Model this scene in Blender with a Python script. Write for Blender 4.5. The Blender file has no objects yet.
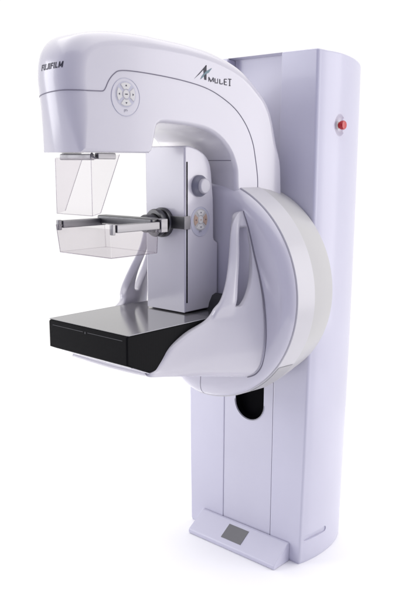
import bpy, bmesh, math, random
from mathutils import Vector, Matrix
from mathutils.bvhtree import BVHTree
from mathutils.geometry import tessellate_polygon

scene = bpy.context.scene
COL = scene.collection
PI = math.pi
random.seed(4)

# ------------------------------------------------------------------ materials
def new_mat(name):
    m = bpy.data.materials.new(name)
    m.use_nodes = True
    nt = m.node_tree
    b = nt.nodes['Principled BSDF']
    return m, nt, b

def plastic(name, col, rough=.32, coat=.15, var=.02, bump=.012, scale=900., spec=.5):
    """moulded / painted housing: faint mottling, fine orange peel, uneven gloss"""
    m, nt, b = new_mat(name)
    tc = nt.nodes.new('ShaderNodeTexCoord')
    n1 = nt.nodes.new('ShaderNodeTexNoise'); n1.inputs['Scale'].default_value = 3.5; n1.inputs['Detail'].default_value = 4
    nt.links.new(tc.outputs['Object'], n1.inputs['Vector'])
    r = nt.nodes.new('ShaderNodeValToRGB')
    r.color_ramp.elements[0].position = .3; r.color_ramp.elements[1].position = .7
    r.color_ramp.elements[0].color = (*[c*(1-var) for c in col], 1)
    r.color_ramp.elements[1].color = (*[min(1, c*(1+var)) for c in col], 1)
    nt.links.new(n1.outputs['Fac'], r.inputs['Fac'])
    nt.links.new(r.outputs['Color'], b.inputs['Base Color'])
    n3 = nt.nodes.new('ShaderNodeTexNoise'); n3.inputs['Scale'].default_value = 14; n3.inputs['Detail'].default_value = 5
    nt.links.new(tc.outputs['Object'], n3.inputs['Vector'])
    mr = nt.nodes.new('ShaderNodeMapRange')
    mr.inputs['To Min'].default_value = rough*.95; mr.inputs['To Max'].default_value = rough*1.05
    nt.links.new(n3.outputs['Fac'], mr.inputs['Value'])
    nt.links.new(mr.outputs['Result'], b.inputs['Roughness'])
    n2 = nt.nodes.new('ShaderNodeTexNoise'); n2.inputs['Scale'].default_value = scale; n2.inputs['Detail'].default_value = 2
    nt.links.new(tc.outputs['Object'], n2.inputs['Vector'])
    bp = nt.nodes.new('ShaderNodeBump'); bp.inputs['Strength'].default_value = bump*4; bp.inputs['Distance'].default_value = .0006
    nt.links.new(n2.outputs['Fac'], bp.inputs['Height'])
    nt.links.new(bp.outputs['Normal'], b.inputs['Normal'])
    b.inputs['Coat Weight'].default_value = coat
    b.inputs['Coat Roughness'].default_value = .12
    b.inputs['Specular IOR Level'].default_value = spec
    return m

def metal(name, col, rough=.3):
    m, nt, b = new_mat(name)
    b.inputs['Metallic'].default_value = 1
    b.inputs['Base Color'].default_value = (*col, 1)
    tc = nt.nodes.new('ShaderNodeTexCoord')
    n = nt.nodes.new('ShaderNodeTexNoise'); n.inputs['Scale'].default_value = 60; n.inputs['Detail'].default_value = 6
    mp = nt.nodes.new('ShaderNodeMapping'); mp.inputs['Scale'].default_value = (1, .05, 1)
    nt.links.new(tc.outputs['Object'], mp.inputs['Vector']); nt.links.new(mp.outputs['Vector'], n.inputs['Vector'])
    mr = nt.nodes.new('ShaderNodeMapRange'); mr.inputs['To Min'].default_value = rough*.7; mr.inputs['To Max'].default_value = rough*1.3
    nt.links.new(n.outputs['Fac'], mr.inputs['Value']); nt.links.new(mr.outputs['Result'], b.inputs['Roughness'])
    return m

def carbon(name):
    m, nt, b = new_mat(name)
    tc = nt.nodes.new('ShaderNodeTexCoord')
    mp = nt.nodes.new('ShaderNodeMapping'); mp.inputs['Rotation'].default_value = (PI/4, 0, 0); mp.inputs['Scale'].default_value = (420, 420, 420)
    nt.links.new(tc.outputs['Object'], mp.inputs['Vector'])
    ck = nt.nodes.new('ShaderNodeTexChecker'); ck.inputs['Scale'].default_value = 1
    ck.inputs['Color1'].default_value = (.0025, .0025, .003, 1); ck.inputs['Color2'].default_value = (.010, .010, .011, 1)
    nt.links.new(mp.outputs['Vector'], ck.inputs['Vector'])
    nt.links.new(ck.outputs['Color'], b.inputs['Base Color'])
    bp = nt.nodes.new('ShaderNodeBump'); bp.inputs['Strength'].default_value = .12; bp.inputs['Distance'].default_value = .0005
    nt.links.new(ck.outputs['Fac'], bp.inputs['Height']); nt.links.new(bp.outputs['Normal'], b.inputs['Normal'])
    b.inputs['Roughness'].default_value = .5; b.inputs['Specular IOR Level'].default_value = .06
    return m

def clear(name, tint, gloss=.012, rough=.12):
    """thin clear acrylic: straight-through transmission with a tint and a weak surface sheen"""
    m = bpy.data.materials.new(name); m.use_nodes = True
    nt = m.node_tree; nt.nodes.clear()
    out = nt.nodes.new('ShaderNodeOutputMaterial')
    tr = nt.nodes.new('ShaderNodeBsdfTransparent'); 
    gl = nt.nodes.new('ShaderNodeBsdfGlossy'); gl.inputs['Roughness'].default_value = rough
    gl.inputs['Color'].default_value = (.8, .78, .82, 1)
    tc = nt.nodes.new('ShaderNodeTexCoord')
    n = nt.nodes.new('ShaderNodeTexNoise'); n.inputs['Scale'].default_value = 12; n.inputs['Detail'].default_value = 3
    nt.links.new(tc.outputs['Object'], n.inputs['Vector'])
    r = nt.nodes.new('ShaderNodeValToRGB')
    r.color_ramp.elements[0].color = (*[c*.985 for c in tint], 1); r.color_ramp.elements[1].color = (*tint, 1)
    nt.links.new(n.outputs['Fac'], r.inputs['Fac']); nt.links.new(r.outputs['Color'], tr.inputs['Color'])
    lw = nt.nodes.new('ShaderNodeLayerWeight'); lw.inputs['Blend'].default_value = .5
    pw = nt.nodes.new('ShaderNodeMath'); pw.operation = 'POWER'; pw.inputs[1].default_value = 4; nt.links.new(lw.outputs['Facing'], pw.inputs[0])
    ad = nt.nodes.new('ShaderNodeMath'); ad.operation = 'MULTIPLY_ADD'; ad.inputs[1].default_value = .08; ad.inputs[2].default_value = gloss
    nt.links.new(pw.outputs['Value'], ad.inputs[0])
    mx = nt.nodes.new('ShaderNodeMixShader')
    nt.links.new(ad.outputs['Value'], mx.inputs['Fac']); nt.links.new(tr.outputs['BSDF'], mx.inputs[1]); nt.links.new(gl.outputs['BSDF'], mx.inputs[2])
    nt.links.new(mx.outputs['Shader'], out.inputs['Surface'])
    return m

WHITE = plastic('white_housing', (.61, .595, .64), .22, .5)
COLUMN = plastic('column_paint', (.575, .568, .67), .34, .25)
PANEL = plastic('panel_paint', (.58, .572, .665), .36, .2)
LAV = plastic('lavender_housing', (.59, .577, .65), .18, .7)
CREAM = plastic('grey_white_ring', (.50, .495, .49), .35, .1)
RINGW = plastic('white_ring', (.58, .57, .59), .36, .12)
GREYP = plastic('grey_plastic', (.19, .19, .24), .4, .1)
PADGREY = plastic('keypad_grey', (.50, .50, .58), .4, .1)
KEY = plastic('key_white', (.66, .65, .63), .4, .1)
AMBER = plastic('amber_key', (.48, .34, .26), .4, .1)
DARK = plastic('dark_rubber', (.03, .03, .034), .45, .05)
SEAM = plastic('seam_shadow', (.20, .19, .235), .7, 0)
SLOT = plastic('slot_black', (.004, .004, .005), .8, 0, spec=.05)
LINE = plastic('engraved_line', (.07, .07, .075), .5, 0)
CARBON = carbon('carbon_fibre')
TOPP = plastic('table_top_laminate', (.11, .107, .11), .13, .4, spec=.6)
DECK = plastic('deck_grey', (.055, .055, .06), .2, .4)
EDGE = plastic('light_edge', (.30, .30, .32), .3, .2)
STEEL = metal('brushed_steel', (.25, .245, .255), .42)
DSTEEL = metal('dark_steel', (.13, .13, .135), .38)
RED = plastic('red_button', (.50, .008, .014), .3, .25)
GOLD = plastic('pale_collar', (.8, .77, .7), .3, .2)
INK = plastic('dark_ink', (.03, .028, .045), .5, 0)
INKG = plastic('teal_ink', (.16, .25, .28), .5, 0)
SCREEN = plastic('grey_plate', (.125, .125, .135), .3, .2)
CLEAR = clear('clear_acrylic', (.920, .911, .918))
CLEARE = clear('acrylic_edge', (.72, .70, .73), .10)

# ------------------------------------------------------------------ helpers
def obj(name, bm, mat, parent=None, smooth=True, angle=40, wn=True, label=None):
    me = bpy.data.meshes.new(name)
    bmesh.ops.recalc_face_normals(bm, faces=bm.faces[:])
    bm.to_mesh(me); bm.free()
    me.materials.append(mat)
    o = bpy.data.objects.new(name, me)
    COL.objects.link(o)
    if smooth:
        me.polygons.foreach_set('use_smooth', [True]*len(me.polygons))
        me.set_sharp_from_angle(angle=math.radians(angle))
        if wn:
            w = o.modifiers.new('wn', 'WEIGHTED_NORMAL'); w.keep_sharp = True; w.weight = 60
    if parent is not None: o.parent = parent
    if label: o['label'] = label
    return o

def group(name, parent):
    o = bpy.data.objects.new(name, None); o.empty_display_size = .05
    COL.objects.link(o); o.parent = parent
    return o

def catmull(pts, n=8, closed=False):
    out = []; N = len(pts)
    rng = range(N if closed else N-1)
    for i in rng:
        g = (lambda k: pts[k % N]) if closed else (lambda k: pts[max(0, min(N-1, k))])
        p0, p1, p2, p3 = g(i-1), g(i), g(i+1), g(i+2)
        for j in range(n):
            t = j/n
            out.append(tuple(.5*((2*b)+(-a+c)*t+(2*a-5*b+4*c-d)*t*t+(-a+3*b-3*c+d)*t**3) for a, b, c, d in zip(p0, p1, p2, p3)))
    if not closed: out.append(tuple(pts[-1]))
    return out

def arc(c, r, a0, a1, n=8):
    return [(c[0]+r*math.cos(math.radians(a0+(a1-a0)*i/n)), c[1]+r*math.sin(math.radians(a0+(a1-a0)*i/n))) for i in range(n+1)]

def offset_poly(P, d):
    """inward offset of a closed CCW polygon by per-vertex distances"""
    N = len(P); out = []
    for i in range(N):
        a, b, c = P[i-1], P[i], P[(i+1) % N]
        e1 = (b[0]-a[0], b[1]-a[1]); e2 = (c[0]-b[0], c[1]-b[1])
        l1 = math.hypot(*e1) or 1e-9; l2 = math.hypot(*e2) or 1e-9
        n1 = (-e1[1]/l1, e1[0]/l1); n2 = (-e2[1]/l2, e2[0]/l2)
        m = (n1[0]+n2[0], n1[1]+n2[1]); k = m[0]*n1[0]+m[1]*n1[1]
        k = max(k, .35)
        out.append((b[0]+m[0]/k*d[i], b[1]+m[1]/k*d[i]))
    return out

def area(P): return sum(P[i-1][0]*P[i][1]-P[i][0]*P[i-1][1] for i in range(len(P)))/2

def yz_solid(P, width, r, steps=6, wall=1, push=None):
    """solid symmetric about x=0 from a (y,z) outline; width(y) = half width; r = edge radius, a number or one per vertex"""
    if not isinstance(r, (list, tuple)): r = [r]*len(P)
    r = list(r)
    if area(P) < 0: P = P[::-1]; r = r[::-1]
    N = len(P); bm = bmesh.new(); rings = []
    for s in (-1, 1):
        side = []
        for k in range(steps+1):
            f = PI/2*k/steps
            Q = offset_poly(P, [q*(1-math.cos(f)) for q in r])
            side.append([(s*(width(q[0])-ri*(1-math.sin(f))), q[0], q[1]) for q, ri in zip(Q, r)])
        rings += side[::-1] if s < 0 else side
        if s < 0 and wall > 1:
            for j in range(1, wall):
                t = j/wall
                ring = []
                for i in range(N):
                    w = width(P[i][0])-r[i]
                    ring.append((-w+2*w*t, P[i][0], P[i][1]))
                rings.append(ring)
    if push: rings = [[push(*v) for v in ring] for ring in rings]
    V = [[bm.verts.new(v) for v in ring] for ring in rings]
    for a, b in zip(V, V[1:]):
        for i in range(N):
            bm.faces.new((a[i-1], a[i], b[i], b[i-1]))
    for ring in (V[0], V[-1]):
        for t in tessellate_polygon([[Vector((v.co.y, v.co.z, 0)) for v in ring]]):
            try: bm.faces.new([ring[i] for i in t])
            except ValueError: pass
    return bm

def prism(P, z0, z1, r=0., steps=3, rb=0.):
    """vertical prism from an (x,y) outline with rounded top / bottom edges"""
    if area(P) < 0: P = P[::-1]
    bm = bmesh.new(); rings = []
    if rb:
        for k in range(steps, 0, -1):
            f = PI/2*k/steps
            rings.append([(q[0], q[1], z0+rb*(1-math.cos(PI/2-f)) if False else z0+rb*(1-math.sin(PI/2*(1-k/steps)+0)) * 0 + rb*(1-math.cos(f))*0) for q in offset_poly(P, [rb*(1-math.cos(f))]*len(P))])
        rings = []
        for k in range(steps, -1, -1):
            f = PI/2*k/steps
            rings.append([(q[0], q[1], z0+rb*(1-math.sin(f))) for q in offset_poly(P, [rb*(1-math.cos(f))]*len(P))])
    else:
        rings.append([(p[0], p[1], z0) for p in P])
    if r:
        for k in range(steps+1):
            f = PI/2*k/steps
            rings.append([(q[0], q[1], z1-r*(1-math.sin(f))) for q in offset_poly(P, [r*(1-math.cos(f))]*len(P))])
    else:
        rings.append([(p[0], p[1], z1) for p in P])
    V = [[bm.verts.new(v) for v in ring] for ring in rings]
    N = len(P)
    for a, b in zip(V, V[1:]):
        for i in range(N): bm.faces.new((a[i-1], a[i], b[i], b[i-1]))
    caps = [bm.faces.new(V[0][::-1]), bm.faces.new(V[-1])]
    bmesh.ops.triangulate(bm, faces=caps, ngon_method='EAR_CLIP')
    return bm

def box(x0, x1, y0, y1, z0, z1, r=.003, seg=2, bm=None):
    b2 = bmesh.new()
    bmesh.ops.create_cube(b2, size=1)
    for v in b2.verts:
        v.co = Vector((x0+(v.co.x+.5)*(x1-x0), y0+(v.co.y+.5)*(y1-y0), z0+(v.co.z+.5)*(z1-z0)))
    if r: bmesh.ops.bevel(b2, geom=b2.edges[:], offset=r, segments=seg, affect='EDGES', profile=.5)
    return b2 if bm is None else merge(bm, b2)

def merge(bm, b2):
    me = bpy.data.meshes.new('tmp'); b2.to_mesh(me); b2.free(); bm.from_mesh(me); bpy.data.meshes.remove(me); return bm

def tube(pts, r, n=8, cap=True, bm=None):
    bm = bm or bmesh.new()
    pts = [Vector(p) for p in pts]; rings = []; up = None
    for i, p in enumerate(pts):
        t = (pts[min(i+1, len(pts)-1)]-pts[max(i-1, 0)]).normalized()
        if up is None:
            up = Vector((0, 0, 1)) if abs(t.z) < .9 else Vector((1, 0, 0))
        u = (up-t*up.dot(t)).normalized(); w = t.cross(u); up = u
        rings.append([bm.verts.new(p+u*r*math.cos(2*PI*k/n)+w*r*math.sin(2*PI*k/n)) for k in range(n)])
    for a, b in zip(rings, rings[1:]):
        for k in range(n): bm.faces.new((a[k-1], a[k], b[k], b[k-1]))
    if cap: bm.faces.new(rings[0][::-1]); bm.faces.new(rings[-1])
    return bm

def lathe(prof, axis, origin, n=96, bm=None, sx=1., sy=1.):
    """prof: list of (radius, height along axis); axis 'x' or 'y' or a Matrix"""
    bm = bm or bmesh.new()
    o = Vector(origin)
    if axis == 'y': M = Matrix(((1, 0, 0), (0, 0, 1), (0, 1, 0)))
    elif axis == 'x': M = Matrix(((0, 0, 1), (1, 0, 0), (0, 1, 0)))
    elif axis == 'z': M = Matrix.Identity(3)
    else: M = axis
    rings = []
    for R, h in prof:
        if R < 1e-6: rings.append([bm.verts.new(o+M@Vector((0, 0, h)))])
        else: rings.append([bm.verts.new(o+M@Vector((R*sx*math.cos(2*PI*k/n), R*sy*math.sin(2*PI*k/n), h))) for k in range(n)])
    for a, b in zip(rings, rings[1:]):
        for k in range(n):
            if len(a) == 1 and len(b) == 1: continue
            if len(a) == 1: bm.faces.new((a[0], b[k-1], b[k]))
            elif len(b) == 1: bm.faces.new((a[k-1], a[k], b[0]))
            else: bm.faces.new((a[k-1], a[k], b[k], b[k-1]))
    for ring in (rings[0], rings[-1]):
        if len(ring) > 1: bm.faces.new(ring)
    return bm

def flat(polys, to3d, bm=None):
    """thin flat shapes (lettering, marks): 2D polygons mapped onto a surface"""
    bm = bm or bmesh.new()
    for P in polys:
        f = bm.faces.new([bm.verts.new(to3d(*p)) for p in P])
    bmesh.ops.triangulate(bm, faces=bm.faces[:])
    return bm

def stroke(p, q, w):
    d = (q[0]-p[0], q[1]-p[1]); l = math.hypot(*d); n = (-d[1]/l*w/2, d[0]/l*w/2)
    return [(p[0]+n[0], p[1]+n[1]), (p[0]-n[0], p[1]-n[1]), (q[0]-n[0], q[1]-n[1]), (q[0]+n[0], q[1]+n[1])]

# ------------------------------------------------------------------ setting
bm = bmesh.new()
vs = [bm.verts.new(v) for v in ((-2.6, -3.2, 0), (2.6, -3.2, 0), (2.6, 1.9, 0), (-2.6, 1.9, 0))]
bm.faces.new(vs)
FLOORM = plastic('white_floor', (.93, .93, .935), .6, 0, var=.004)
fl = obj('floor', bm, FLOORM, smooth=False, wn=False); fl['kind'] = 'structure'

# ------------------------------------------------------------------ the machine
unit = bpy.data.objects.new('mammography_unit', None); unit.empty_display_size = .2
COL.objects.link(unit)
unit['label'] = 'white and lavender mammography machine with C-shaped arm, black table and tall column on white floor'
unit['category'] = 'mammography machine'

# ---- column
half = catmull([(.2885, .012), (.297, .045), (.304, .10), (.305, .16), (.298, .23), (.281, .295), (.25, .35), (.20, .395), (.12, .42), (0, .428)], 6)
def col_outline(sc=1.):
    right = [(.2785, 0), (.2830, .0012), (.2868, .0048)] + half
    left = [(-x-.020*max(0, 1-y/.43), y) for x, y in right[::-1]][1:]
    return right + left
# two front pillars with the back shell form one shell with a shallow channel for the centre panel
PC, PW, PD = .010, .1245, .012       # panel centre, half width, recess depth
def shell_ring(z, s):
    base = col_outline()
    front = [(PC-PW-.006, 0), (PC-PW-.002, .0015), (PC-PW, .006), (PC-PW, .05), (PC+PW, .05), (PC+PW, .006), (PC+PW+.002, .0015), (PC+PW+.006, 0)]
    P = base + front
    k = (.29*s-.14)/.15
    return [(x if abs(x) <= .14 else math.copysign(.14+(abs(x)-.14)*k, x), y, z) for x, y in P]
def col_scale(z):     # the sides draw in slightly towards the foot
    t = z/1.95
    return .985 + .031*t + .030*math.sin(PI*t)
zs = [0, .004, .012] + [1.9*i/24 for i in range(1, 24)] + [1.90]
bm = bmesh.new(); rings = []
ptsN = len(shell_ring(0, 1))
for z in zs:
    ins = .004*(1-min(1, z/.012))
    R = [(p[0], p[1]) for p in shell_ring(z, col_scale(z))]
    if area(R) < 0: R = R[::-1]
    Q = offset_poly(R, [ins]*len(R)) if ins else R
    rings.append([(q[0], q[1], z) for q in Q])
top = [(p[0], p[1]) for p in shell_ring(0, col_scale(1.95))]
if area(top) < 0: top = top[::-1]
for k in range(0, 6):
    f = PI/2*k/5; r = .006
    rings.append([(q[0], q[1], 1.957-.004*min(1, q[1]/.05)-.34*max(0, q[1]-.05)**2 - r*(1-math.sin(f))) for q in offset_poly(top, [r*(1-math.cos(f))]*len(top))])
V = [[bm.verts.new(v) for v in ring] for ring in rings]
for a, b in zip(V, V[1:]):
    for i in range(len(a)): bm.faces.new((a[i-1], a[i], b[i], b[i-1]))
caps = [bm.faces.new(V[0][::-1]), bm.faces.new(V[-1])]
bmesh.ops.triangulate(bm, faces=caps)
column = obj('column', bm, COLUMN, unit, angle=50)
COL_SHELL_BM = None

# centre panel with the long slot the arm carriage runs in
bm = bmesh.new()
def loop(pts, y): 
    vs = [bm.verts.new((x, y, z)) for x, z in pts]
    return vs, [bm.edges.new((vs[i-1], vs[i])) for i in range(len(vs))]
px0, px1 = PC-PW+.0013, PC+PW-.0013
ys = .002
outer = [(px0, .005), (px1, .005), (px1, 1.44), (px0, 1.44)]
SC, SW = .016, .0725
slot = arc((SC, .546+SW), SW, 180, 360, 20) + [(SC+SW, 1.40), (SC-SW, 1.40)]
vo, eo = loop(outer, ys); vi, ei = loop(slot, ys)
bmesh.ops.triangle_fill(bm, edges=eo+ei, use_beauty=True)
vi2 = [bm.verts.new((v.co.x, .0055, v.co.z)) for v in vi]
for i in range(len(vi)): bm.faces.new((vi[i-1], vi[i], vi2[i], vi2[i-1]))
lb_ = bmesh.new()
LA = [lb_.verts.new((x, .0055, z)) for x, z in slot]; LB = [lb_.verts.new((x, .049, z)) for x, z in slot]
for i in range(len(slot)): lb_.faces.new((LA[i-1], LA[i], LB[i], LB[i-1]))
obj('slot_lining', lb_, SLOT, column, angle=40)
vo2 = [bm.verts.new((v.co.x, .049, v.co.z)) for v in vo]
for i in range(4): bm.faces.new((vo[i-1], vo[i], vo2[i], vo2[i-1]))
obj('front_panel', bm, PANEL, column, angle=30)
obj('rail_panel', box(px0, px1, .044, .0494, 1.36, 1.9575, .001), PANEL, column)
# light rim of the slot and dark interior
rim = [(x*1.0, ys-.0012, z) for x, z in arc((SC, .546+SW), SW+.002, 180, 360, 24)]
obj('slot_rim', tube(rim, .0013, 6), EDGE, column)
obj('slot_interior', box(SC-SW-.01, SC+SW+.01, .043, .048, .53, 1.42, 0), SLOT, column, smooth=False, wn=False)

# emergency stop in a dished recess on the right side
dg = bpy.context.evaluated_depsgraph_get()
def bvh(o):
    b = bmesh.new(); b.from_mesh(o.data); t = BVHTree.FromBMesh(b); b.free(); return t
cb = bvh(column)
def col_side(y, z):
    h = cb.ray_cast(Vector((1, y, z)), Vector((-1, 0, 0))); return h[0].x, h[1]
ex, en = col_side(.125, 1.702)
Zax = en.normalized(); Xax = Vector((0, 0, 1)).cross(Zax).normalized(); Yax = Zax.cross(Xax)
EM = Matrix((Xax, Yax, Zax)).transposed()
eo_ = Vector((ex, .125, 1.702))
# hollows cut into the shell: a shallow dish round the button, a finger grip near the foot
def carve(target, cutter_bm):
    me = bpy.data.meshes.new('cutter'); bmesh.ops.recalc_face_normals(cutter_bm, faces=cutter_bm.faces[:]); cutter_bm.to_mesh(me); cutter_bm.free()
    c = bpy.data.objects.new('cutter', me); COL.objects.link(c)
    md = target.modifiers.new('cut', 'BOOLEAN'); md.object = c; md.operation = 'DIFFERENCE'; md.solver = 'EXACT'
    d = bpy.context.evaluated_depsgraph_get(); d.update()
    wnm = target.modifiers.get('wn')
    if wnm: target.modifiers.remove(wnm)
    d = bpy.context.evaluated_depsgraph_get()
    new = bpy.data.meshes.new_from_object(target.evaluated_get(d))
    old = target.data; target.modifiers.clear(); target.data = new
    bpy.data.objects.remove(c); bpy.data.meshes.remove(me); bpy.data.meshes.remove(old)
    new.polygons.foreach_set('use_smooth', [True]*len(new.polygons)); new.set_sharp_from_angle(angle=math.radians(40))
    w = target.modifiers.new('wn', 'WEIGHTED_NORMAL'); w.keep_sharp = True; w.weight = 60
dishc = lathe([(0, -.010), (.012, -.0098), (.022, -.0080), (.030, -.0045), (.036, -.0008), (.0385, .0012), (.041, .010), (0, .010)], EM, eo_, 64, sx=.95, sy=1.06)
carve(column, dishc)
eo_ = eo_ - Zax*.0099
obj('button_collar', lathe([(.0135, .0), (.0135, .006), (.0125, .0075), (.010, .0075), (0, .0075)], EM, eo_, 48), GOLD, column)
obj('emergency_button', lathe([(.0105, .006), (.0105, .013), (.0150, .0145), (.016, .018), (.016, .026), (.014, .029), (0, .0298)], EM, eo_, 48), RED, column,
    label='small red emergency push button')
gx0, gn = col_side(.02, .108); gx1, _n = col_side(.152, .108)
gb = bmesh.new()
GP = arc((.145, .108), .012, -90, 90, 8) + arc((.028, .108), .012, 90, 270, 8)
A_ = [gb.verts.new((gx0+(gx1-gx0)*(y-.02)/.132-.0045, y, z)) for y, z in GP]; B_ = [gb.verts.new((.34, y, z)) for y, z in GP]
for i in range(len(GP)): gb.faces.new((A_[i-1], A_[i], B_[i], B_[i-1]))
gb.faces.new(A_[::-1]); gb.faces.new(B_)
carve(column, gb)

# foot cover: wedge in front of the column
fw0, fw1 = -.222, .234
prof = [(-.0005, .001), (-.0005, .079), (-.012, .079), (-.1, .0215), (-.104, .015), (-.102, .001)]
b0 = bmesh.new()
if True:
    P = prof if area(prof) > 0 else prof[::-1]
    VA = [b0.verts.new((fw0, y, z)) for y, z in P]; VB = [b0.verts.new((fw1, y, z)) for y, z in P]
    for i in range(len(P)): b0.faces.new((VA[i-1], VA[i], VB[i], VB[i-1]))
    b0.faces.new(VA[::-1]); b0.faces.new(VB)
    bmesh.ops.bevel(b0, geom=b0.edges[:], offset=.003, segments=2, affect='EDGES', profile=.5)
foot = obj('foot_cover', b0, COLUMN, unit)
n_ = Vector((0, -.0575, .088)).normalized()
d_ = Vector((0, -.088, -.0575)).normalized()
c_ = Vector((-.004, -.054, .0517))
bm = bmesh.new()
q = [c_+n_*.0012+Vector((sx*.052, 0, 0))+d_*sy*.034 for sx, sy in ((-1, -1), (1, -1), (1, 1), (-1, 1))]
top_ = [bm.verts.new(v) for v in q]; bot_ = [bm.verts.new(v-n_*.004) for v in q]
bm.faces.new(top_)
for i in range(4): bm.faces.new((top_[i-1], top_[i], bot_[i], bot_[i-1]))
obj('display_plate', bm, SCREEN, foot, smooth=False, wn=False)

# ---- rotating drum behind the arm
ZC = 1.108
def drum_part(prof):
    """turned about the arm's axis; the left half of the front housing is narrower"""
    b = lathe(prof, 'y', (0, 0, ZC), 160)
    for v in b.verts:
        if v.co.x < 0: v.co.x *= .66
        if v.co.z < ZC: v.co.z = ZC+(v.co.z-ZC)*.972
        v.co.x += .008
    return b
drum = obj('rotation_drum', drum_part([(.0, -.283), (.20, -.286), (.33, -.290), (.352, -.2915), (.366, -.291), (.378, -.288), (.389, -.282), (.397, -.273), (.4025, -.2635), (.4020, -.2602), (.398, -.2602), (0, -.2602)]), LAV, unit, angle=60)
obj('white_band', drum_part([(.39, -.2595), (.405, -.2595), (.4075, -.258), (.412, -.166), (.411, -.1635), (.39, -.1635)]), RINGW, drum, angle=35)
obj('grey_band', drum_part([(.392, -.1625), (.4095, -.1625), (.404, -.11), (.391, -.05), (.384, -.010), (.380, -.0045), (.30, -.0045)]), CREAM, drum, angle=35)

db = bvh(drum); sp = []
for z in [.700+.004*i for i in range(24)]:
    h = db.ray_cast(Vector((.012, -1, z)), Vector((0, 1, 0)))
    if h[0]: sp.append(h[0])
obj('cover_seam', tube(sp, .0011, 6), SEAM, drum)
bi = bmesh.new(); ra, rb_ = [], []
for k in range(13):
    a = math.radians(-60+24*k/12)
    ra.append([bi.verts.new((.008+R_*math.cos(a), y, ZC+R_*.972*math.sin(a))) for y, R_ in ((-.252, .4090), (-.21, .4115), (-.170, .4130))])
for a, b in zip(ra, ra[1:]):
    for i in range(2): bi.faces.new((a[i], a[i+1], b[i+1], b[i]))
obj('band_patch', bi, plastic('patch_grey', (.42, .415, .42), .4, .1), drum)  # darker grey patch on the lower right of the white band

# ---- C-shaped arm
def aw(y): return .092+.113*(y+.9)
front = [(-.890, 1.595), (-.896, 1.64), (-.904, 1.70), (-.913, 1.77), (-.916, 1.80)]
front = catmull(front, 3)
topc = catmull([(-.916, 1.80), (-.914, 1.835), (-.902, 1.875), (-.874, 1.908), (-.834, 1.928), (-.765, 1.939), (-.670, 1.941), (-.575, 1.937), (-.475, 1.930), (-.369, 1.915), (-.256, 1.880), (-.172, 1.824), (-.108, 1.748), (-.074, 1.648), (-.056, 1.56), (-.050, 1.471), (-.050, 1.40)], 5)[1:]
inner = [(-.215, 1.40), (-.252, 1.44)] + catmull([(-.278, 1.470), (-.281, 1.51), (-.285, 1.55), (-.310, 1.601), (-.355, 1.643), (-.410, 1.669), (-.475, 1.680), (-.545, 1.685), (-.590, 1.6865)], 5) + [(-.604, 1.6855), (-.615, 1.679), (-.620, 1.668), (-.633, 1.62), (-.639, 1.603), (-.648, 1.596), (-.66, 1.595)]
bott = [(-.72, 1.595), (-.78, 1.595), (-.83, 1.595)]
arm_pts = front + topc + inner + bott
rad = []
for i, (y, z) in enumerate(arm_pts):
    if i < len(front)+len(topc):
        if z < 1.44: r = .004
        elif z < 1.60: r = .012
        elif y < -.85: r = .048
        else:
            t = min(1, max(0, (y+.85)/.2)); r = .048+(.040-.048)*t
            if z < 1.8 and y > -.3: r = .03
        if i < len(front): r = .014+.032*min(1, (z-1.595)/.13)
    elif i < len(front)+len(topc)+len(inner): r = .007 if y < -.60 and z < 1.66 else .014
    else: r = .007
    rad.append(r)
# smooth the radii along the outline
for _ in range(3): rad = [(rad[i-1]+2*rad[i]+rad[(i+1) % len(rad)])/4 for i in range(len(rad))]
def bulge(x, y, z):
    if y < -.76:
        t = min(1, (-.76-y)/.12); t = t*t*(3-2*t)
        u = min(1, abs(x)/.092)
        return (x, y-.016*t*(1-u*u)**1.5, z)
    return (x, y, z)
arm = obj('gantry_arm', yz_solid(arm_pts, aw, rad, 8, 14, bulge), WHITE, unit, angle=45)
ab = bvh(arm)
def arm_side(y, z, e=.0004):
    h = ab.ray_cast(Vector((1, y, z)), Vector((-1, 0, 0)))
    return Vector((h[0].x+e, y, z)) if h[0] else Vector((aw(y)+e, y, z))
def arm_front(x, z, e=.0004):
    h = ab.ray_cast(Vector((x, -2, z)), Vector((0, 1, 0)))
    return Vector((x, h[0].y-e, z))
# seam between the upper and lower shells
seam_side = catmull([(-.865, 1.765), (-.830, 1.766), (-.814, 1.7675), (-.806, 1.775), (-.793, 1.798), (-.775, 1.817), (-.753, 1.8275), (-.699, 1.8295), (-.605, 1.825), (-.507, 1.816), (-.423, 1.802), (-.358, 1.780), (-.289, 1.743), (-.237, 1.693), (-.204, 1.636), (-.188, 1.577), (-.177, 1.52), (-.175, 1.479)], 6)
for s in (1, -1):
    line = [arm_side(y, z, 0) for y, z in seam_side]
    line = [Vector((s*p.x, p.y, p.z)) for p in line]
    if s == 1:
        fx = [.0918-.1836*i/60 for i in range(61)]
        fr = [arm_front(x, 1.765-.015*max(0, (.06-x)/.15)**1.5, 0) for x in fx]
        head = fr[::-1]
        head = [p for p in head if p.y < -.869]
        line = head + line
    obj('shell_seam', tube(line, .00165, 6), SEAM, arm)
# seam across the neck where the arm meets the drum carriage
hits = []
for x in [-.15+.30*i/24 for i in range(25)]:
    h = ab.ray_cast(Vector((x, -.5, 1.575)), Vector((0, 1, 0)))
    if h[0] and -.33 < h[0].y < -.24: hits.append(h[0])
if len(hits) > 2: obj('neck_seam', tube(hits, .0013, 6), SEAM, arm)

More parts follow.
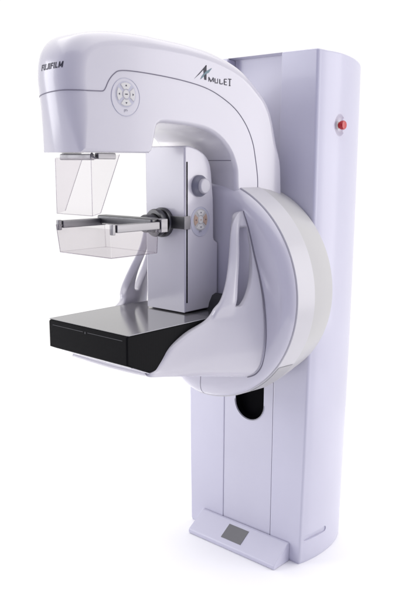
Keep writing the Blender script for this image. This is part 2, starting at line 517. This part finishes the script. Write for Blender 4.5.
def keypad(parent_name, cy, cz, R, side, rk, plate_mat, amber, keydz=.006):
    """round keypad on a side face: plate, four curved keys, centre key and small marks"""
    g = group(parent_name, unit)
    def onp(u, v, h): 
        p = side(cy+u, cz+v, 0); return Vector((p.x+h, p.y, p.z))
    ring = [onp(R[0]*math.cos(2*PI*k/64), R[1]*math.sin(2*PI*k/64), .0004) for k in range(65)]
    bm = bmesh.new()
    f = bm.faces.new([bm.verts.new(onp(R[0]*math.cos(2*PI*k/64), R[1]*math.sin(2*PI*k/64), .0007)) for k in range(64)])
    back = [bm.verts.new(v.co-Vector((.002, 0, 0))) for v in f.verts]
    fv = list(f.verts)
    for i in range(64): bm.faces.new((fv[i-1], fv[i], back[i], back[i-1]))
    obj('pad_plate', bm, plate_mat, g, angle=30)
    obj('pad_outline', tube(ring, .0013, 6, cap=False), PADGREY, g)
    bd = bmesh.new()
    bd.faces.new([bd.verts.new(onp(rk*1.10*math.cos(2*PI*k/48), rk*1.10*math.sin(2*PI*k/48)+keydz, .0011)) for k in range(48)])
    obj('key_bed', bd, CREAM if amber else PADGREY, g, smooth=False, wn=False)
    # keys
    for q in range(4):
        a0 = 90*q-36; bm = bmesh.new()
        P = [(rk*math.cos(math.radians(a)), rk*math.sin(math.radians(a))) for a in [a0+72*i/12 for i in range(13)]]
        ri = rk*.44
        P += [(ri*math.cos(math.radians(a)), ri*math.sin(math.radians(a))) for a in [a0+68-64*i/12 for i in range(13)]]
        A = [bm.verts.new(onp(u, v+keydz, .001)) for u, v in P]
        Pi = offset_poly(P if area(P) > 0 else P, [.0012]*len(P))
        B = [bm.verts.new(onp(u, v+keydz, .0032)) for u, v in Pi]
        for i in range(len(P)): bm.faces.new((A[i-1], A[i], B[i], B[i-1]))
        bm.faces.new(B)
        obj('key', bm, AMBER if (amber and q in (0, 2)) else KEY, g, angle=35)
        m = (rk*.74*math.cos(math.radians(90*q)), rk*.74*math.sin(math.radians(90*q)))
        w = .0036
        tri = {1: [(-w, -w*.6), (w, -w*.6), (0, w*.8)], 3: [(-w, w*.6), (0, -w*.8), (w, w*.6)], 0: [(-w*.6, -w), (w*.8, 0), (-w*.6, w)], 2: [(w*.6, -w), (w*.6, w), (-w*.8, 0)]}[q]
        obj('key_mark', flat([[(m[0]+a, m[1]+b+keydz) for a, b in tri]], lambda u, v: onp(u, v, .0036)), INK, g, smooth=False, wn=False)
    bm = bmesh.new(); r0 = rk*.36
    A = [bm.verts.new(onp(r0*math.cos(2*PI*k/32), r0*1.1*math.sin(2*PI*k/32)+keydz, .001)) for k in range(32)]
    B = [bm.verts.new(onp(.88*r0*math.cos(2*PI*k/32), .88*r0*1.1*math.sin(2*PI*k/32)+keydz, .0036)) for k in range(32)]
    for i in range(32): bm.faces.new((A[i-1], A[i], B[i], B[i-1]))
    bm.faces.new(B)
    obj('center_key', bm, KEY, g, angle=35)
    obj('key_mark', flat([stroke((-.0048, keydz), (.0048, keydz), .0026)], lambda u, v: onp(u, v, .0042)), INK if not amber else AMBER, g, smooth=False, wn=False)
    zb = -R[1]+.0105
    obj('pad_symbol', flat([stroke((-.006, zb), (-.006, zb+.007), .0018), stroke((-.006, zb+.007), (.004, zb+.007), .0016), stroke((-.001, zb+.002), (-.001, zb+.006), .0016), stroke((.003, zb+.003), (.006, zb+.006), .0014)], lambda u, v: onp(u, v, .0012)), GREYP, g, smooth=False, wn=False)
    return g
keypad('arm_keypad', -.7355, 1.7545, (.0505, .0535), lambda y, z, e: arm_side(y, z, e), .0335, WHITE, False, .008)

# lettering on the arm side: a swash A, then MULET in thin and thick strokes
def on_arm(y, z): return arm_side(-.4707+.982*(y+.4868), z+.002, .0006)
A_black = [[(-.4868, 1.8232), (-.4400, 1.8650), (-.4365, 1.8689), (-.4330, 1.8660), (-.4640, 1.8395)],
           [(-.4475, 1.8560), (-.4365, 1.8689), (-.4330, 1.8690), (-.4335, 1.8235), (-.4430, 1.8240)]]
A_teal = [[(-.4600, 1.8240), (-.4535, 1.8350), (-.4380, 1.8490), (-.4094, 1.8625), (-.4240, 1.8470), (-.4420, 1.8390), (-.4500, 1.8300)]]
sw = .0028; tk = .0046
def L(y0, y1, zb, zt):
    return y0, y1, zb, zt
letters = []
zb, zt = 1.8200, 1.8335
M0, M1 = -.4235, -.4035
letters += [stroke((M0, zb), (M0, zt), sw), stroke((M0, zt), ((M0+M1)/2, zb), tk), stroke(((M0+M1)/2, zb), (M1, zt), sw), stroke((M1, zt), (M1, zb), tk)]
U0, U1 = -.3960, -.3840; zb, zt = 1.8180, 1.8318
letters += [stroke((U0, zt), (U0, zb+.002), tk), stroke((U0-.001, zb), (U1+.001, zb), sw), stroke((U1, zb), (U1, zt), sw)]
L0, L1 = -.3745, -.3620; zb, zt = 1.8165, 1.8312
letters += [stroke((L0, zb), (L0, zt), tk), stroke((L0, zb), (L1, zb), sw), stroke((L1, zb), (L1, zb+.004), sw)]
E0, E1 = -.3540, -.3415; zb, zt = 1.8150, 1.8325
letters += [stroke((E0, zb), (E0, zt), tk), stroke((E0, zb), (E1, zb), sw), stroke((E0, (zb+zt)/2), (E1-.002, (zb+zt)/2), sw), stroke((E0, zt), (E1, zt), sw)]
T0, T1 = -.3370, -.3215; zb, zt = 1.8135, 1.8340
letters += [stroke((T0, zt), (T1, zt), sw), stroke(((T0+T1)/2, zb), ((T0+T1)/2, zt), tk), stroke((T0+.004, zb), (T1-.004, zb), sw)]
obj('product_lettering', flat(A_black+letters, on_arm), INK, arm, smooth=False, wn=False)
obj('product_swoosh', flat(A_teal, lambda y, z: arm_side(-.4707+.982*(y+.4868), z+.002, .001)), INKG, arm, smooth=False, wn=False)

# maker's name on the nose: bold block capitals
def block_letters(txt, h, w, gap, t):
    polys = []; x = 0
    for ch in txt:
        cw = w*(.38 if ch == 'I' else 1.25 if ch == 'M' else .92 if ch in 'FL' else 1)
        a, b = x+t/2, x+cw-t/2
        S_ = lambda p, q, k=t: polys.append(stroke(p, q, k))
        if ch in 'FIL': S_((a, 0), (a, h))
        if ch == 'F': S_((a+t/2, h-t*.4), (x+cw, h-t*.4), t*.8); S_((a+t/2, h*.52), (x+cw*.92, h*.52), t*.8)
        if ch == 'L': S_((a+t/2, t*.4), (x+cw, t*.4), t*.8)
        if ch == 'U': S_((a, t*.3), (a, h)); S_((b, t*.3), (b, h)); S_((a, t*.4), (b, t*.4), t*.8)
        if ch == 'J': S_((b, t*.3), (b, h)); S_((a-t*.3, t*.4), (b, t*.4), t*.8)
        if ch == 'M':
            S_((a, 0), (a, h)); S_((b, 0), (b, h)); m = (a+b)/2
            S_((a, h), (m, h*.2), t*.8); S_((m, h*.2), (b, h), t*.8)
        x += cw+gap
    return polys, x-gap
MP, MW = block_letters('FUJIFILM', .0165, .0118, .0024, .0042)
def on_nose(u, v):
    k = u/MW
    return arm_front(-.029+.086*k+v*.10, 1.8205+.005*k+v, .0008)
obj('maker_lettering', flat(MP, on_nose), INK, arm, smooth=False, wn=False)

# ---- compression column standing on the table
bp = [(-.4605, 1.066), (-.4625, 1.612), (-.460, 1.619), (-.452, 1.6215)] + catmull([(-.440, 1.621), (-.414, 1.6155), (-.385, 1.606), (-.360, 1.592), (-.340, 1.570), (-.330, 1.54), (-.325, 1.50), (-.3185, 1.45)], 4) + [(-.316, 1.38), (-.315, 1.315), (-.312, 1.306), (-.304, 1.300), (-.296, 1.296), (-.2925, 1.29), (-.2925, 1.066)]
lift = obj('compression_column', yz_solid(bp, lambda y: .0934, .006, 4), WHITE, unit, angle=45)
obj('guide_slot', box(.0920, .0940, -.4555, -.4495, 1.099, 1.570, 0), SLOT, lift, smooth=False, wn=False)
kn = (.0934, -.3945, 1.491)
KNOBM = plastic('knob_grey', (.50, .49, .53), .4, .1)
knob = obj('knob', lathe([(.0255, .0), (.0255, .028), (.0235, .031), (.021, .032), (0, .0323)], 'x', kn, 64), KNOBM, lift)
obj('knob_base', lathe([(.036, -.001), (.036, .008), (.034, .012), (.030, .016), (.0262, .022), (.0262, .001)], 'x', kn, 64), GREYP, lift)
lb = bvh(lift)
keypad('column_keypad', -.3860, 1.3715, (.0475, .0490), lambda y, z, e: Vector((.0934+e, y, z)), .0335, PADGREY, True, .006)

# ---- compression paddle: clear tray on a steel carrier
pad = group('compression_paddle', unit)
TX, TY0, TY1, TZ0, TZ1 = .127, -.822, -.622, 1.287, 1.374
def plate(name, q, t, mat, parent):
    """thin sheet between four corners"""
    a, b_, c, d = [Vector(p) for p in q]
    n = (b_-a).cross(d-a).normalized()*t/2
    bm = bmesh.new()
    T = [bm.verts.new(p+n) for p in (a, b_, c, d)]; B = [bm.verts.new(p-n) for p in (a, b_, c, d)]
    bm.faces.new(T); bm.faces.new(B[::-1])
    for i in range(4): bm.faces.new((T[i-1], T[i], B[i], B[i-1]))
    return obj(name, bm, mat, parent, smooth=False, wn=False)
ti = .006
tray = plate('front_wall', [(-TX, TY0, TZ1), (TX, TY0, TZ1), (TX-ti, TY0+.008, TZ0), (-TX+ti, TY0+.008, TZ0)], .003, CLEAR, pad)
plate('side_wall', [(TX, TY0+.004, TZ1), (TX, TY1, TZ1), (TX-ti, TY1, TZ0), (TX-ti, TY0+.012, TZ0)], .003, CLEAR, pad)
plate('side_wall', [(-TX, TY0+.004, TZ1), (-TX, TY1, TZ1), (-TX+ti, TY1, TZ0), (-TX+ti, TY0+.012, TZ0)], .003, CLEAR, pad)
plate('tray_floor', [(-TX+ti, TY0+.010, TZ0+.001), (TX-ti, TY0+.010, TZ0+.001), (TX-ti, TY1, TZ0+.001), (-TX+ti, TY1, TZ0+.001)], .003, CLEAR, pad)
plate('back_wall', [(-TX, TY1, TZ1), (TX, TY1, TZ1), (TX-ti, TY1-.003, TZ0), (-TX+ti, TY1-.003, TZ0)], .003, CLEAR, pad)
e = .0014
for nm, pts in (('tray_edge', [(-TX+ti, TY0+.008, TZ0), (TX-ti, TY0+.008, TZ0), (TX-ti, TY1, TZ0)]),
                ('tray_edge', [(-TX+ti, TY0+.008, TZ0), (-TX, TY0, TZ1), (-TX+.03, TY0, TZ1)]),
                ('tray_edge', [(TX, TY1, TZ1), (TX-ti, TY1, TZ0)])):
    obj(nm, tube(pts, e, 6), CLEARE, pad, angle=80)
# side rails, cross bar, end bracket
for s in (-1, 1):
    rail = obj('side_rail', box(s*TX-.010, s*TX+.010, TY0+.02, -.622, TZ1-.012, TZ1+.012, .003), STEEL, pad)
    obj('rail_clip', box(s*TX-.006, s*TX+.006, TY0+.004, TY0+.018, TZ1-.018, TZ1+.014, .002), STEEL, pad)
obj('cross_bar', box(-TX-.008, TX-.002, -.648, -.606, TZ1-.008, TZ1+.022, .006, 3), DSTEEL, pad)
obj('rail_end', box(TX-.014, TX+.014, -.6215, -.592, TZ1-.022, TZ1+.020, .002), STEEL, pad)
# carrier: ring on the column front, strap wrapping round to the guide slot
RC = (-.008, -.4625, 1.368)
obj('mount_ring', lathe([(.050, .002), (.050, -.012), (.047, -.016), (.041, -.016), (.038, -.012), (.046, -.026), (.047, -.040), (.043, -.046), (.032, -.046), (.030, -.040), (.0, -.040)], 'y', RC, 64), DSTEEL, pad, angle=40)
obj('mount_neck', lathe([(.030, -.04), (.030, -.085), (.028, -.09), (0, -.09)], 'y', RC, 48), DSTEEL, pad)
obj('carrier_arm', box(-.030, .040, -.607, -.545, 1.352, 1.388, .006), DSTEEL, pad)
obj('strap', box(.030, .0975, -.4705, -.4632, 1.350, 1.392, .0015), DSTEEL, pad)
obj('strap_tab', box(.0942, .0985, -.4700, -.4400, 1.349, 1.393, .0012), STEEL, pad)

# ---- clear face shield under the nose
shield = group('face_shield', unit)
plate('front_panel', [(-.088, -.846, 1.580), (.080, -.846, 1.580), (.080, -.846, 1.412), (-.088, -.846, 1.412)], .003, CLEAR, shield)
for s, x in ((1, .080), (-1, -.088)):
    bmq = [(x, -.8435, 1.580), (x, -.736, 1.590), (x, -.815, 1.419), (x, -.8435, 1.412)]
    plate('side_panel', bmq, .003, CLEAR, shield)
    obj('panel_edge', tube([(x, -.736, 1.590), (x, -.815, 1.419)], .0011, 6), CLEARE, shield)
obj('panel_edge', tube([(-.088, -.847, 1.578), (-.088, -.847, 1.412), (.080, -.847, 1.412), (.080, -.815, 1.419)], .0011, 6), CLEARE, shield)
obj('panel_edge', tube([(.080, -.847, 1.578), (.080, -.847, 1.412)], .0010, 6), CLEARE, shield)
obj('front_bracket', box(-.072, .073, -.843, -.826, 1.573, 1.591, .003), STEEL, shield)
obj('side_bracket', box(.066, .083, -.822, -.752, 1.576, 1.594, .003), STEEL, shield)
obj('side_bracket', box(-.091, -.074, -.822, -.752, 1.576, 1.594, .003), STEEL, shield)
obj('corner_hook', tube([(.070, -.835, 1.592), (.079, -.842, 1.583), (.088, -.836, 1.578)], .0035, 8), STEEL, shield)

# ---- detector table
table = group('detector_table', unit)
TW, YF, ZT, ZB = .1906, -.8193, 1.0614, .9685
side = [(YF, ZB), (YF, ZT-.008), (YF+.004, ZT-.0035), (YF+.010, ZT-.0025), (-.438, ZT-.0025)] + [(-.438, 1.0), (-.50, .93), (-.60, .915), (-.729, .930), (-.80, ZB-.009)]
obj('table_body', yz_solid(side, lambda y: TW, .006, 4), CARBON, table, angle=35, label='black carbon fibre table body')
obj('table_top', box(-TW+.0005, TW-.0005, YF+.004, -.436, ZT-.0022, ZT, .0008, 2), TOPP, table, label='glossy grey table top')
for s in (-1, 1):
    obj('top_edge', box(s*TW-.0012 if s > 0 else -TW-.0004, s*TW+.0004 if s > 0 else -TW+.0012, YF+.006, -.437, ZT-.0020, ZT+.0002, 0), EDGE, table, smooth=False, wn=False)
# guide line engraved on the front face
obj('guide_line', merge(box(-.168, -.014, YF-.0004, YF+.001, 1.0425, 1.0440, 0), box(.008, .170, YF-.0004, YF+.001, 1.0425, 1.0440, 0)), LINE, table, smooth=False, wn=False)
obj('centre_mark', box(-.005, -.001, YF-.0005, YF+.001, 1.038, 1.045, 0), LINE, table, smooth=False, wn=False)
obj('under_plate', yz_solid([(-.800, .9590), (-.796, .9545), (-.70, .9125), (-.70, .919), (-.729, .9293)], lambda y: TW-.004, .003, 2), WHITE, table)
deck = yz_solid([(-.4355, ZT-.0005), (-.30, ZT+.0), (-.30, 1.03), (-.4355, 1.03)], lambda y: .190, .003, 2)
obj('rear_deck', deck, DECK, table)
obj('rear_ledge', yz_solid([(-.345, ZT-.002), (-.338, 1.085), (-.322, 1.110), (-.302, 1.116), (-.302, ZT-.002)], lambda y: .150, .006, 3), DARK, table)

# ---- cradle with the two hand loops, moulded between table and drum
YR = -.2875
rowsF = [(-.735, .914, .1935), (-.728, .926, .1935), (-.706, .934, .1935), (-.677, .959, .196), (-.640, .996, .2015), (-.567, 1.034, .212), (-.482, 1.064, .2265), (-.466, 1.092, .237), (-.449, 1.122, .2425), (-.417, 1.180, .235), (-.380, 1.258, .216), (-.362, 1.332, .206), (-.346, 1.372, .203), (-.322, 1.397, .202), (-.298, 1.408, .202)]
rowsR = [(.19, .822), (.232, .830), (.268, .848), (.292, .88), (.305, .925), (.309, .98), (.306, 1.04), (.300, 1.09), (.293, 1.13), (.275, 1.195), (.252, 1.265), (.231, 1.335), (.218, 1.372), (.208, 1.395), (.203, 1.408)]
h1s = [.4, .4, .4, .4, .42, .42, .42, .42, .42, .40, .45, .49, .56, .6, .6]
h2s = [.6, .6, .6, .6, .6, .6, .55, .52, .62, .78, .90, .93, .93, .93, .93]
SUB = 4
F = catmull(rowsF, SUB); Rr = catmull(rowsR, SUB); H1 = catmull([(h,) for h in h1s], SUB); H2 = catmull([(h,) for h in h2s], SUB)
HOLE0, HOLE1 = 7.25, 11.5
def cradle_side(s):
    bm = bmesh.new(); grid = []
    for j in range(len(F)):
        yf, zf, xf = F[j]; xr, zr = Rr[j]; a, b_ = H1[j][0], H2[j][0]
        ts = [a*i/6 for i in range(6)] + [a+(b_-a)*i/5 for i in range(5)] + [b_+(1-b_)*i/7 for i in range(8)]
        row = []
        for t in ts:
            y = yf+(YR-yf)*t
            e = t**1.25
            jr = j/SUB; lift_ = min(1, max(0, (jr-6)/2.5))*min(1, max(0, (13-jr)/2))
            bul = .009*lift_*math.sin(PI*min(1, t/a))**.8 if t < a else 0
            row.append(bm.verts.new((s*(xf+(xr-xf)*e+bul), y, zf+(zr-zf)*t**1.1)))
        grid.append(row)
    for j in range(len(grid)-1):
        for i in range(len(grid[0])-1):
            mid = (j+.5)/SUB
            if 6 <= i < 11 and HOLE0 < mid < HOLE1: continue
            bm.faces.new((grid[j][i], grid[j][i+1], grid[j+1][i+1], grid[j+1][i]))
    # underside to the centre line
    base = grid[0]; prev = base
    for k in range(1, 5):
        f = 1-k/4
        row = [bm.verts.new((v.co.x*f, v.co.y, v.co.z-.006*(1-f*f))) for v in base]
        for i in range(len(base)-1): bm.faces.new((prev[i], row[i], row[i+1], prev[i+1]))
        prev = row
    return bm
bm = cradle_side(1); merge(bm, cradle_side(-1))
bmesh.ops.remove_doubles(bm, verts=bm.verts[:], dist=.0004)
cr = obj('support_cradle', bm, WHITE, unit, angle=70, wn=False)
so = cr.modifiers.new('thick', 'SOLIDIFY'); so.thickness = .028; so.offset = -1
sb = cr.modifiers.new('sub', 'SUBSURF'); sb.levels = 1; sb.render_levels = 2
# dark gap line where the cradle meets the drum
for s in (1, -1):
    line = [(s*(x+.0015), -.2905, z) for x, z in Rr[4:]]
    obj('cradle_gap', tube(line, .0022, 6), SEAM, drum)

# ------------------------------------------------------------------ light
w = bpy.data.worlds.new('World'); scene.world = w; w.use_nodes = True
nt = w.node_tree; nt.nodes.clear()
out = nt.nodes.new('ShaderNodeOutputWorld'); bg = nt.nodes.new('ShaderNodeBackground')
tc = nt.nodes.new('ShaderNodeTexCoord')
dp = nt.nodes.new('ShaderNodeVectorMath'); dp.operation = 'DOT_PRODUCT'
ax = Vector((-.50, .86, .12)).normalized(); dp.inputs[1].default_value = ax
nt.links.new(tc.outputs['Generated'], dp.inputs[0])
rp = nt.nodes.new('ShaderNodeValToRGB'); rp.color_ramp.interpolation = 'EASE'
mr = nt.nodes.new('ShaderNodeMapRange'); mr.inputs['From Min'].default_value = -1; mr.inputs['From Max'].default_value = 1
nt.links.new(dp.outputs['Value'], mr.inputs['Value']); nt.links.new(mr.outputs['Result'], rp.inputs['Fac'])
e0, e1 = rp.color_ramp.elements
e0.position = .10; e0.color = (.24, .24, .40, 1)
e1.position = .66; e1.color = (1.04, 1.03, 1.03, 1)
nt.links.new(rp.outputs['Color'], bg.inputs['Color']); bg.inputs['Strength'].default_value = 1
nt.links.new(bg.outputs['Background'], out.inputs['Surface'])

def area_lamp(name, loc, target, size, power, col):
    l = bpy.data.lights.new(name, 'AREA'); l.energy = power; l.color = col; l.shape = 'RECTANGLE'; l.size, l.size_y = size
    o = bpy.data.objects.new(name, l); COL.objects.link(o); o.location = loc
    o.rotation_euler = (Vector(target)-Vector(loc)).to_track_quat('-Z', 'Y').to_euler()
    return o
area_lamp('overhead_fill', (.2, -.3, 5.2), (0, 0, 0), (7, 7), 165, (1, .985, .94))  # unseen lamp, added to burn the floor out to white
area_lamp('side_softbox', (2.7, 1.9, 1.5), (.3, .1, .9), (1.8, 2.6), 42, (1, .97, .98))
area_lamp('left_fill', (-1.9, -.55, .4), (0, -.45, 1.6), (1.2, 1.2), 20, (1, .975, .93))  # unseen fill, added low on the left to lift the inside of the arm's arch

area_lamp('front_fill', (-2.4, -3.0, 2.1), (0, -.1, 1.0), (1.5, 1.9), 40, (.985, .985, 1))  # unseen fill, added to brighten the column, drum and compression column fronts

# ------------------------------------------------------------------ camera
cam = bpy.data.cameras.new('camera'); co = bpy.data.objects.new('camera', cam); COL.objects.link(co)
fpx, th, yaw, roll = 743.4946, .2038, .7287, .0038
hd = Vector((-math.sin(yaw), math.cos(yaw), 0)); rt = Vector((math.cos(yaw), math.sin(yaw), 0)); up = Vector((0, 0, 1))
Fv = hd*math.cos(th)-up*math.sin(th); Uv = hd*math.sin(th)+up*math.cos(th)
Rv = rt*math.cos(roll)+Uv*math.sin(roll); Uv = Uv*math.cos(roll)-rt*math.sin(roll)
M = Matrix((Rv, Uv, -Fv)).transposed().to_4x4(); M.translation = Vector((1.7868, -2.2776, 1.5647))
co.matrix_world = M
cam.sensor_fit = 'VERTICAL'; cam.sensor_height = 36; cam.lens = fpx/600*36
cam.shift_y = (317.134-300)/600
cam.clip_start = .05; cam.clip_end = 200
scene.camera = co
scene.view_settings.view_transform = 'Standard'; scene.view_settings.look = 'None'; scene.view_settings.exposure = 0
scene.cycles.max_bounces = 10; scene.cycles.transparent_max_bounces = 24
